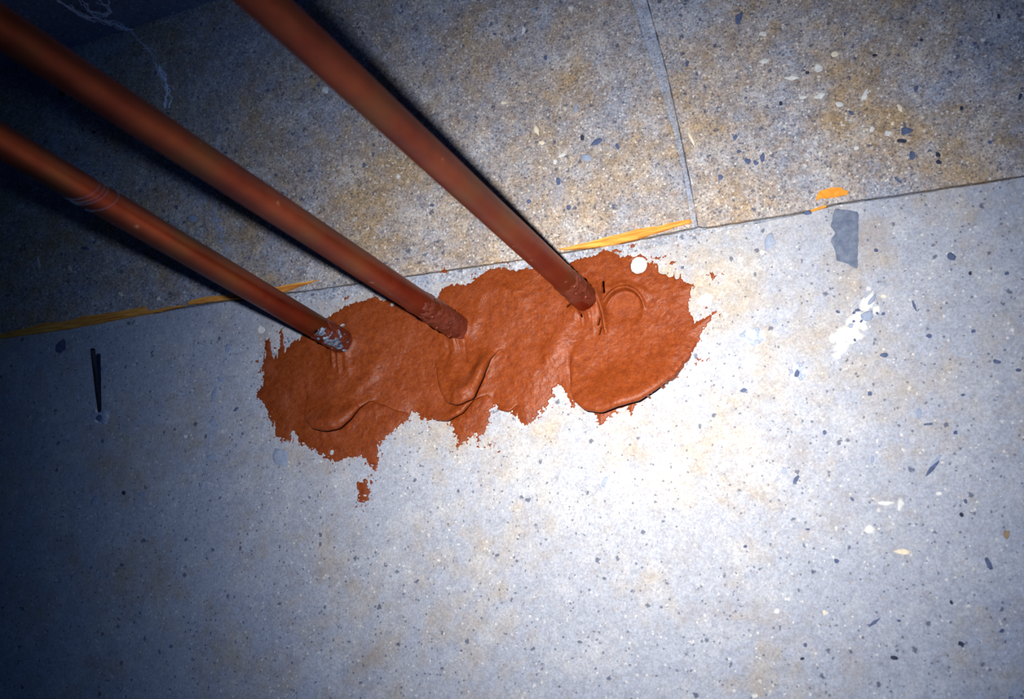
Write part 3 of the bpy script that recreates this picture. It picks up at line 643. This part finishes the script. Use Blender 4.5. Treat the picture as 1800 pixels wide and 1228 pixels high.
# edge vertices go back to the wall so that the film has a rounded rim
used = np.zeros(GX.shape, bool); used[:-1, :-1] |= keep; used[1:, :-1] |= keep; used[:-1, 1:] |= keep; used[1:, 1:] |= keep
full = np.zeros(GX.shape, int)
full[:-1, :-1] += keep; full[1:, :-1] += keep; full[:-1, 1:] += keep; full[1:, 1:] += keep
HY = np.where(full < 4, 0.0002, HY)
ids = np.full(GX.shape, -1); ids[used] = np.arange(used.sum())
verts = np.stack([HX[used], HY[used], HZ[used]], 1)
ii, kk = np.nonzero(keep)
faces = np.stack([ids[ii, kk], ids[ii + 1, kk], ids[ii + 1, kk + 1], ids[ii, kk + 1]], 1)
cpos = np.array([0.0, 0.0, float(np.mean(poly[:, 1]))]); cpos[0] = float(np.mean(poly[:, 0]))
me = bpy.data.meshes.new('caulk_smear_field'); verts = verts - cpos
me.vertices.add(len(verts)); me.vertices.foreach_set('co', verts.astype(np.float32).ravel())
me.loops.add(faces.size); me.loops.foreach_set('vertex_index', faces.astype(np.int32).ravel())
me.polygons.add(len(faces)); me.polygons.foreach_set('loop_start', np.arange(0, faces.size, 4, dtype=np.int32)); me.polygons.foreach_set('loop_total', np.full(len(faces), 4, np.int32))
me.update(); me.validate(); me.shade_smooth()
caulk = link('caulk_seal', me, 'caulk'); caulk.location = cpos
tag(caulk, 'rough red-brown sealant smeared round the pipe ends, sagging in folds', 'sealant')

# ------------------------------------------------------------------ bent nail, cobwebs
np_ = [P(176, 728, 0.012), P(175, 722, 0.0), P(174, 712, -0.006), P(171, 690, -0.016), P(168, 660, -0.028), P(163, 614, -0.045)]
tag(link('bent_nail', mesh('bent_nail', *tube(np_, [0.0014, 0.0014, 0.0014, 0.0015, 0.0016, 0.0017], 10)), 'iron', loc=tuple(np_[1]), smooth=True),
    'thin dark nail sticking out of the panel at the left', 'nail')
def jit(pts, amp, k=6):
    out = []
    for a, b in zip(pts, pts[1:]):
        a, b = Vector(a), Vector(b)
        for j in range(k): out.append(a.lerp(b, j / k) + Vector([random.gauss(0, amp) for _ in range(3)]))
    return out + [Vector(pts[-1])]
def corner(px, py, f=0.5):
    """a point hanging between soffit and wall"""
    s = S(px, py)
    return P(px, py, max(s[1], -0.3) * f - 0.001) if s[1] < 0 else P(px, py, -0.004)
parts = []
main = [(100,0),(140,24),(190,38),(218,49),(232,53)]
for a in range(4): parts.append(tube(jit([corner(x + random.gauss(0, 2.5) * a, y + random.gauss(0, 2) * a, 1.12) for x, y in main], 0.0005), 0.0006 if a == 0 else 0.0003, 5))
for st in ([(145,0),(155,18),(190,22),(192,0)],[(150,6),(158,22),(178,30),(196,18)],[(168,0),(190,10),(196,22),(182,30)],[(120,12),(150,30),(170,36)],[(186,36),(205,40),(222,52)]):
    for a in range(2): parts.append(tube(jit([corner(x + random.gauss(0, 2), y + random.gauss(0, 2), 1.1) for x, y in st], 0.0006), 0.0004, 5))
tail = [(232,53),(245,70),(258,85),(270,100),(280,118),(286,132),(294,148),(297,160),(294,172),(290,190)]
for a in range(5):
    t0 = 0 if a < 2 else 4
    parts.append(tube(jit([P(x + random.gauss(0, 1.6 + a * 0.7), y + random.gauss(0, 1.6), -0.003) for x, y in tail[t0:]], 0.0004, 4), 0.0003 if a < 2 else 0.0006, 5))
for st in ([(294,148),(308,157),(302,158)],[(284,112),(292,112),(290,118)],[(272,112),(278,128),(287,148),(294,160)],[(250,86),(268,86),(278,98)]):
    parts.append(tube(jit([P(x, y, -0.003) for x, y in st], 0.0004, 4), 0.00028, 5))
V, Fc = join(parts); wp = P(290, 190)
tag(link('cobweb', mesh('cobweb', V, Fc), 'web', loc=tuple(wp)), 'pale blue cobweb trailing down from the soffit above the middle pipe', 'cobweb', 'dusty cobwebs on the wall')
parts = []
tr = [(356,298),(368,330),(375,360),(380,395),(386,420),(396,445)]
for a in range(7): parts.append(tube(jit([P(x + random.gauss(0, 6), y + random.gauss(0, 4), -0.0015) for x, y in tr], 0.0006, 4), random.uniform(0.00010, 0.0002), 5))
for k in range(46):
    t = random.random() * 5; j = min(int(t), 4); x = tr[j][0] + (tr[j+1][0] - tr[j][0]) * (t - j) + random.gauss(0, 6); y = tr[j][1] + (tr[j+1][1] - tr[j][1]) * (t - j) + random.gauss(0, 4)
    c = P(x, y, -0.0006); r = random.uniform(0.0005, 0.0015); n = 6
    o = [(c[0] + math.cos(q * 1.047) * r * random.uniform(0.5, 1.3), c[2] + math.sin(q * 1.047) * r * random.uniform(0.5, 1.3)) for q in range(n)]
    parts.append(dome(o, 0.001))
V, Fc = join(parts)
tag(link('cobweb', mesh('cobweb', V, Fc), 'dust', loc=tuple(P(396, 445))), 'dusty crumb-filled cobweb on the wall between the lower two pipes', 'cobweb', 'dusty cobwebs on the wall')
parts = []
tr = [(424,560),(410,590),(400,620),(388,665),(377,700),(371,745),(366,790),(360,830),(352,862)]
for a in range(3): parts.append(tube(jit([P(x + random.gauss(0, 1.5 * a), y, -0.0008) for x, y in tr], 0.0003, 4), 0.00016, 5))
parts.append(tube(jit([P(330, 668, -0.0008), P(370, 665, -0.001), P(388, 664, -0.001), P(420, 660, -0.0008)], 0.0003, 5), 0.00013, 5))
V, Fc = join(parts)
tag(link('cobweb', mesh('cobweb', V, Fc), 'dust', loc=tuple(P(352, 862))), 'faint web strand running down the panel left of the sealant', 'cobweb', 'dusty cobwebs on the wall')
